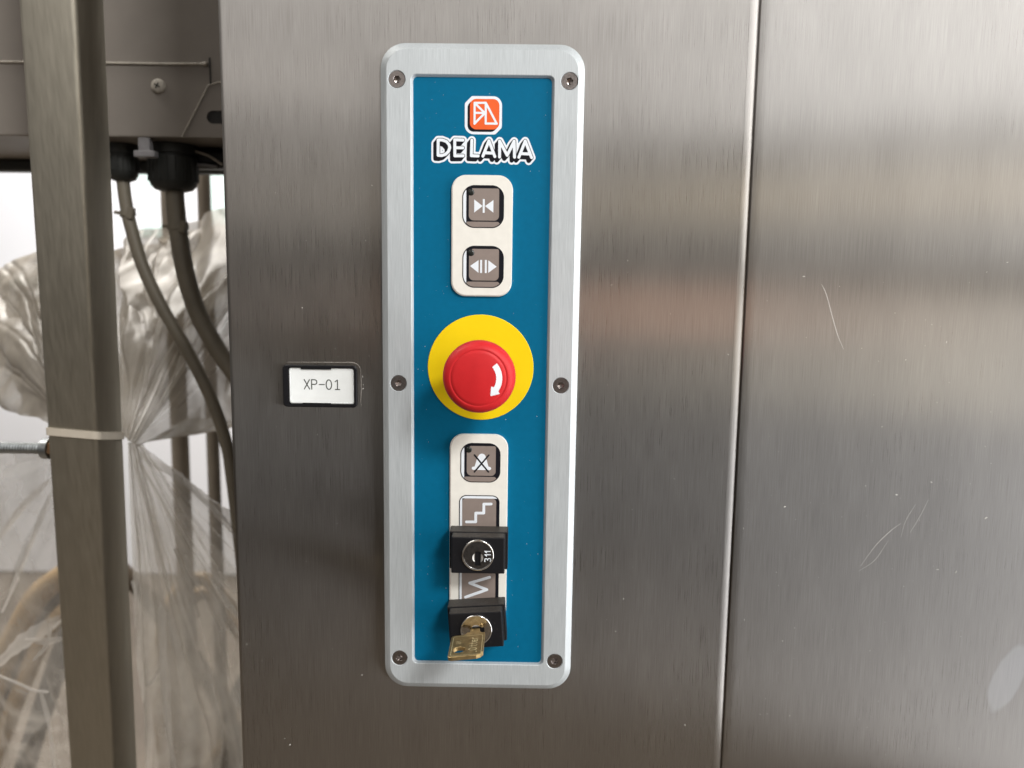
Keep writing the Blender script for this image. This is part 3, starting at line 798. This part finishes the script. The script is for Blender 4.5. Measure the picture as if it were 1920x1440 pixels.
# ------------------------------------------------------------------ cables with their glands
CYB = 235
def cable(label, gx, gr, gbot, pts, rad, tie_at):
    t = thing('cable', label, 'cable', (gx, CYB, 169), 'cables hanging from the electrical box')
    P = spline([(x, CYB, z) for x, z in pts], 12)
    Geo().tube(P, rad, 18).obj('sheath', M_CABLE, t, smooth='all')
    k = gr
    prof = [(k * 1.03, 169.3), (k * 1.03, 161.5), (k * .93, 160.8), (k * .93, 159.6), (k, 158.8), (k * .99, gbot + 9), (k * .93, gbot + 5), (k * .78, gbot + 1.6), (k * .5, gbot), (rad + .4, gbot)]
    gl = Geo().lathe_z(gx, CYB, prof, 40).obj('gland', M_GLAND, t, smooth=40)
    rb = Geo()
    for i in range(18):
        a = 2 * math.pi * i / 18
        c_, s_ = math.cos(a), math.sin(a)
        rb.tube([(gx + c_ * k * 1.0, CYB + s_ * k * 1.0, 158), (gx + c_ * k * 1.0, CYB + s_ * k * 1.0, gbot + 8)], .8, 6)
    rb.obj('gland_rib', M_GLAND, gl)
    i = min(range(len(P)), key=lambda q: abs(P[q].z - tie_at))
    d = (P[i + 1] - P[i - 1]).normalized()
    Geo().tube([P[i] - d * 2.2, P[i] - d * 1.8, P[i] + d * 1.8, P[i] + d * 2.2], rad + 1.2, 18).obj('tie_band', M_CABLE, t, smooth=30)
    e = P[i] + Vector((rad * .9, -rad * .7, 0))
    Geo().box(-2.6, 2.6, -3, 2, -5, 5, .6).xform(Matrix.Translation(e) @ Matrix.Rotation(.25, 4, 'Y')).obj('tie_head', M_CABLE, t)
    Geo().tube([P[i] + Vector((-rad * .8, -2, 0)), P[i] + Vector((-rad - 4.5, -3, .8))], 1.5, 8).obj('tie_tail', M_CABLE, t)
    return t
cable('thinner brown cable hanging from the smaller black gland beside the post', -317.0, 12.9, 139.0,
      [(-317, 165), (-317, 139.0), (-315.6, 121.4), (-312.8, 103.6), (-303.5, 67.5), (-287.5, 31.1), (-267.2, -5.8), (-248.1, -47.9), (-236.6, -86.0), (-232.8, -114.9), (-228, -170), (-222, -250)], 5.3, 112)
cable('thicker brown cable hanging from the larger black gland under the box', -273.8, 19.5, 131,
      [(-273.8, 165), (-273.5, 133.0), (-272.0, 104.1), (-267.9, 68.0), (-258.7, 31.5), (-242.7, -0.7), (-227.1, -23.9), (-209.0, -47.3), (-192, -85), (-184, -150)], 7.6, 100)

# ------------------------------------------------------------------ pipes behind
for x, r, lab in ((-398, 10.5, 'thicker upright grey pipe seen through plastic film behind the post'), (-357, 7.8, 'thinner upright grey pipe seen between the cables and cabinet')):
    t = thing('pipe', lab, 'pipe', (x, 505, -1300), 'upright pipes behind the cables')
    Geo().lathe_z(x, 505, [(r, -1300), (r, 420)], 24).obj('tube', M_PIPE, t, smooth=40)
    Geo().lathe_z(x, 505, [(r + 3, -1300), (r + 3, -1285), (r, -1284.9)], 24, True, False).obj('foot', M_PIPE, t)

# ------------------------------------------------------------------ hoses lying in the plastic
def hose(label, pts, rad, mat):
    return tag(Geo().tube(spline(pts, 10), rad, 14).obj('hose', mat, None, smooth='all'), label, 'hose', 'hoses behind the plastic film')
hose('brown hose curving down through the film beside the cabinet edge', [(-480, 478, -285), (-440, 474, -322), (-416, 470, -351), (-397, 470, -378), (-375, 470, -413), (-354, 470, -447), (-338, 470, -482), (-334, 470, -518), (-340, 470, -555), (-356, 470, -600), (-400, 480, -660)], 10.5, M_CABLED)
hose('tan hose crossing the bottom corner below the brown hose by the cabinet', [(-470, 500, -670), (-420, 500, -621), (-377, 500, -575), (-347, 500, -534), (-318, 500, -492), (-270, 500, -450)], 10, M_CABLE2)
hose('upper of two tan hoses running behind the cabinet edge', [(-440, 520, -620), (-446, 520, -480), (-436, 520, -390), (-414, 520, -342), (-383, 520, -325), (-362, 520, -343), (-342, 520, -361), (-315, 520, -393), (-280, 520, -450)], 9, M_CABLE2)
hose('lower of two tan hoses running behind the cabinet edge', [(-430, 537, -640), (-436, 537, -500), (-428, 537, -415), (-410, 537, -366), (-384, 535, -351), (-364, 535, -376), (-344, 535, -402), (-320, 535, -435), (-290, 535, -490)], 9, M_CABLE2)
hose('dark hose in the bottom corner beside the cabinet edge', [(-335, 560, -470), (-358, 560, -512), (-370, 560, -544), (-364, 560, -583), (-350, 560, -640)], 13, M_GLAND)
hose('tan hose arching up to the post, highest of the bundle on the left', [(-790, 515, -720), (-703, 515, -576), (-652, 515, -455), (-619, 515, -389), (-596, 515, -352), (-574, 515, -332), (-545, 515, -315), (-505, 515, -305)], 15, M_CABLE2)
hose('grey-brown hose just under the topmost tan hose on the left', [(-780, 537, -700), (-703, 537, -574), (-660, 537, -481), (-627, 537, -413), (-599, 537, -375), (-577, 537, -353), (-551, 537, -338), (-512, 537, -325)], 13, M_CABLEG)
hose('grey hose running steeply down beside the post on the left', [(-660, 500, -690), (-623, 500, -595), (-605, 500, -542), (-589, 500, -498), (-572, 500, -453), (-558, 500, -417), (-541, 500, -381), (-500, 500, -330)], 13, M_CABLEG)
hose('tan hose lying between the grey hoses at the far left', [(-740, 515, -720), (-685, 515, -614), (-655, 515, -545), (-625, 515, -477), (-601, 515, -425), (-574, 512, -384), (-548, 510, -359), (-508, 510, -335)], 11, M_CABLE2)

# ------------------------------------------------------------------ clear plastic film tied to the post
def fan(apex, edge, nu, nv, fold, crumple, seed, p=0.85, nearfold=0.12, crease=1.0):
    """a film gathered at apex (a point or a short line) and spread to the polyline edge"""
    E = spline(edge, 16); m = len(E) - 1
    A = [Vector(a) for a in apex]
    verts = []
    nz = mnoise.noise
    for i in range(nu + 1):
        u = i / nu
        for j in range(nv + 1):
            v = j / nv
            k = v * m; k0 = min(int(k), m - 1)
            e = E[k0].lerp(E[k0 + 1], k - k0)
            a = A[0].lerp(A[-1], v)
            q = a.lerp(e, u ** p)
            # long pleats running out from the tie, each fading in and out along its length
            s = 0
            for o, (f, am) in enumerate(((3.0, 1.0), (7.0, .55), (15.0, .22))):
                ph = nz((u * 1.3 + o * 5.1, v * 2.0, seed * 2.3)) * .25
                s += am * nz(((v + ph) * f + seed * 7.3, u * (.8 + .5 * o) + o * 3.1, seed))
            for o, (f, am) in enumerate(((4.0, .9), (9.0, .5))):          # sharp pinched creases
                ph = nz((u * 1.1 + o * 3.7, v * 1.7, seed * 1.9)) * .2
                rdg = 1 - min(1, abs(nz(((v + ph) * f + seed * 3.1, u * .9 + o * 2.3, seed + 4.4))) * 5)
                s += crease * am * rdg * rdg
            spread = nearfold + (1 - nearfold) * min(1, u * 1.5)
            c3 = Vector((q.x * .011, q.z * .011, seed * 3.7))
            # broad billows with a few sharp creases
            cr = nz(c3) + .35 * (1 - 2 * abs(nz(c3 * 2.7))) + .13 * (1 - 2 * abs(nz(c3 * 6.1)))
            dv = mnoise.noise_vector(c3 * 1.3) * crumple * .7 * u
            verts.append((q.x + dv.x, q.y + fold * 1.6 * s * spread + crumple * cr * u, q.z + dv.z))
    W = nv + 1
    return verts, [(i * W + j, i * W + j + 1, (i + 1) * W + j + 1, (i + 1) * W + j) for i in range(nu) for j in range(nv)]

pf = thing('plastic_wrap', 'clear crumpled plastic film gathered by the cable tie round the post', 'plastic film', (-300, 200, -70))
def film(*a, mat=M_FILM, **k):
    v, f = fan(*a, **k)
    mk('film', v, f, mat, pf, smooth='all')
# bundle rising to the right behind the cables
film([(-302, 178, -66), (-292, 182, -78)], [(-420, 360, -20), (-425, 400, 60), (-405, 400, 103), (-340, 400, 120), (-260, 400, 138), (-215, 390, 125)], 70, 190, 16, 11, 1.0)
film([(-300, 180, -70), (-290, 186, -80)], [(-400, 380, 95), (-330, 400, 112), (-230, 400, 125), (-215, 400, 60), (-225, 390, -30), (-250, 370, -92), (-300, 340, -86), (-312, 330, -82)], 70, 200, 18, 14, 2.0)
# curtain falling to the right below the tie
film([(-297, 182, -76), (-289, 186, -79)], [(-380, 330, -620), (-340, 340, -620), (-290, 350, -600), (-230, 350, -540), (-190, 350, -420), (-200, 350, -300), (-235, 345, -215)], 80, 200, 14, 10, 3.0, mat=M_FILM2)
film([(-298, 188, -77), (-290, 192, -80)], [(-500, 600, -800), (-420, 600, -820), (-340, 600, -800), (-270, 600, -700), (-250, 580, -520)], 70, 160, 20, 12, 4.0, mat=M_FILM3)
# bunch to the left of the post above the tie
film([(-336, 176, -70), (-338, 182, -60)], [(-520, 330, -60), (-560, 370, 10), (-540, 380, 50), (-510, 370, 82), (-455, 370, 95), (-410, 360, 90), (-400, 350, 20)], 70, 170, 12, 17, 5.0, crease=.35)
film([(-336, 180, -66), (-338, 184, -58)], [(-470, 340, -80), (-560, 400, -30), (-590, 400, 40), (-500, 390, 70), (-420, 380, 60)], 60, 150, 12, 17, 6.0, crease=.35)
# skirt to the left below the tie
film([(-336, 178, -80), (-334, 184, -88)], [(-700, 420, -140), (-720, 420, -300), (-700, 430, -480), (-620, 430, -620), (-520, 420, -640), (-420, 400, -600)], 80, 200, 12, 22, 7.0, mat=M_FILM3, crease=.6)
# narrow folds where the film doubles over
RIB = [
    ([(-483.3, -318.5), (-455.5, -293.5), (-433.9, -279.5), (-416.7, -268.4)], 270, 10.7),
    ([(-451.5, -290.8), (-433.5, -292.1), (-415.2, -289.1)], 268, 5.3),
    ([(-478.5, -326.2), (-458.3, -335.1), (-444.7, -341.4), (-431.3, -342.8)], 266, 1.9),
    ([(-439.9, -344.1), (-434.6, -377.3), (-431.5, -427.8)], 268, 3.9),
    ([(-337.9, -223.7), (-331.3, -254.9), (-330.3, -297.3), (-327.6, -326.7), (-312.9, -306.6)], 255, 4.3),
    ([(-320.2, -106.6), (-310.6, -145.5), (-304.2, -175.1), (-301.4, -210.1), (-303.2, -271.3), (-302.6, -339.0), (-296.9, -402.9)], 235, 6.0),
    ([(-316.1, -101.0), (-292.1, -149.3), (-277.1, -193.5), (-261.5, -228.4), (-247.2, -261.2)], 232, 4.1),
    ([(-317.4, -91.5), (-302.5, -103.7), (-279.4, -115.4), (-252.0, -142.5), (-226.8, -172.5)], 228, 5.5),
    ([(-283.1, -181.2), (-272.4, -210.7), (-263.2, -245.6)], 225, 2.7),
    ([(-468.6, -260.4), (-450.8, -223.1), (-427.1, -170.7), (-414.5, -144.8)], 262, 3.4),
    ([(-441.1, -308.2), (-427.2, -291.8), (-423.3, -270.3)], 262, 2.9),
    ([(-466.0, -186.9), (-441.2, -155.5), (-414.5, -129.6)], 262, 4.8),
]
for q, (pts, y, wd) in enumerate(RIB):
    wd *= 1.35
    P = spline([(x, y, z) for x, z in pts], 10)
    n = len(P); L, Mi, Rr = [], [], []
    for k, p in enumerate(P):
        t = (P[min(k + 1, n - 1)] - P[max(k - 1, 0)]).normalized()
        nr = Vector((-t.z, 0, t.x))
        ww = wd * (.25 + .75 * math.sin(math.pi * (.06 + .88 * k / (n - 1)))) * (1 + .4 * mnoise.noise((k * .35, q * 3.1, 0)))
        L.append(p + nr * ww / 2 + Vector((0, 3, 0))); Mi.append(p + nr * ww * .1 * math.sin(k * .4 + q)); Rr.append(p - nr * ww / 2 + Vector((0, 3.5, 0)))
    V = [tuple(v) for v in L + Mi + Rr]
    mk('fold', V, [(k + o, k + 1 + o, n + k + 1 + o, n + k + o) for k in range(n - 1) for o in (0, n)], M_FOLD, pf, smooth='all')
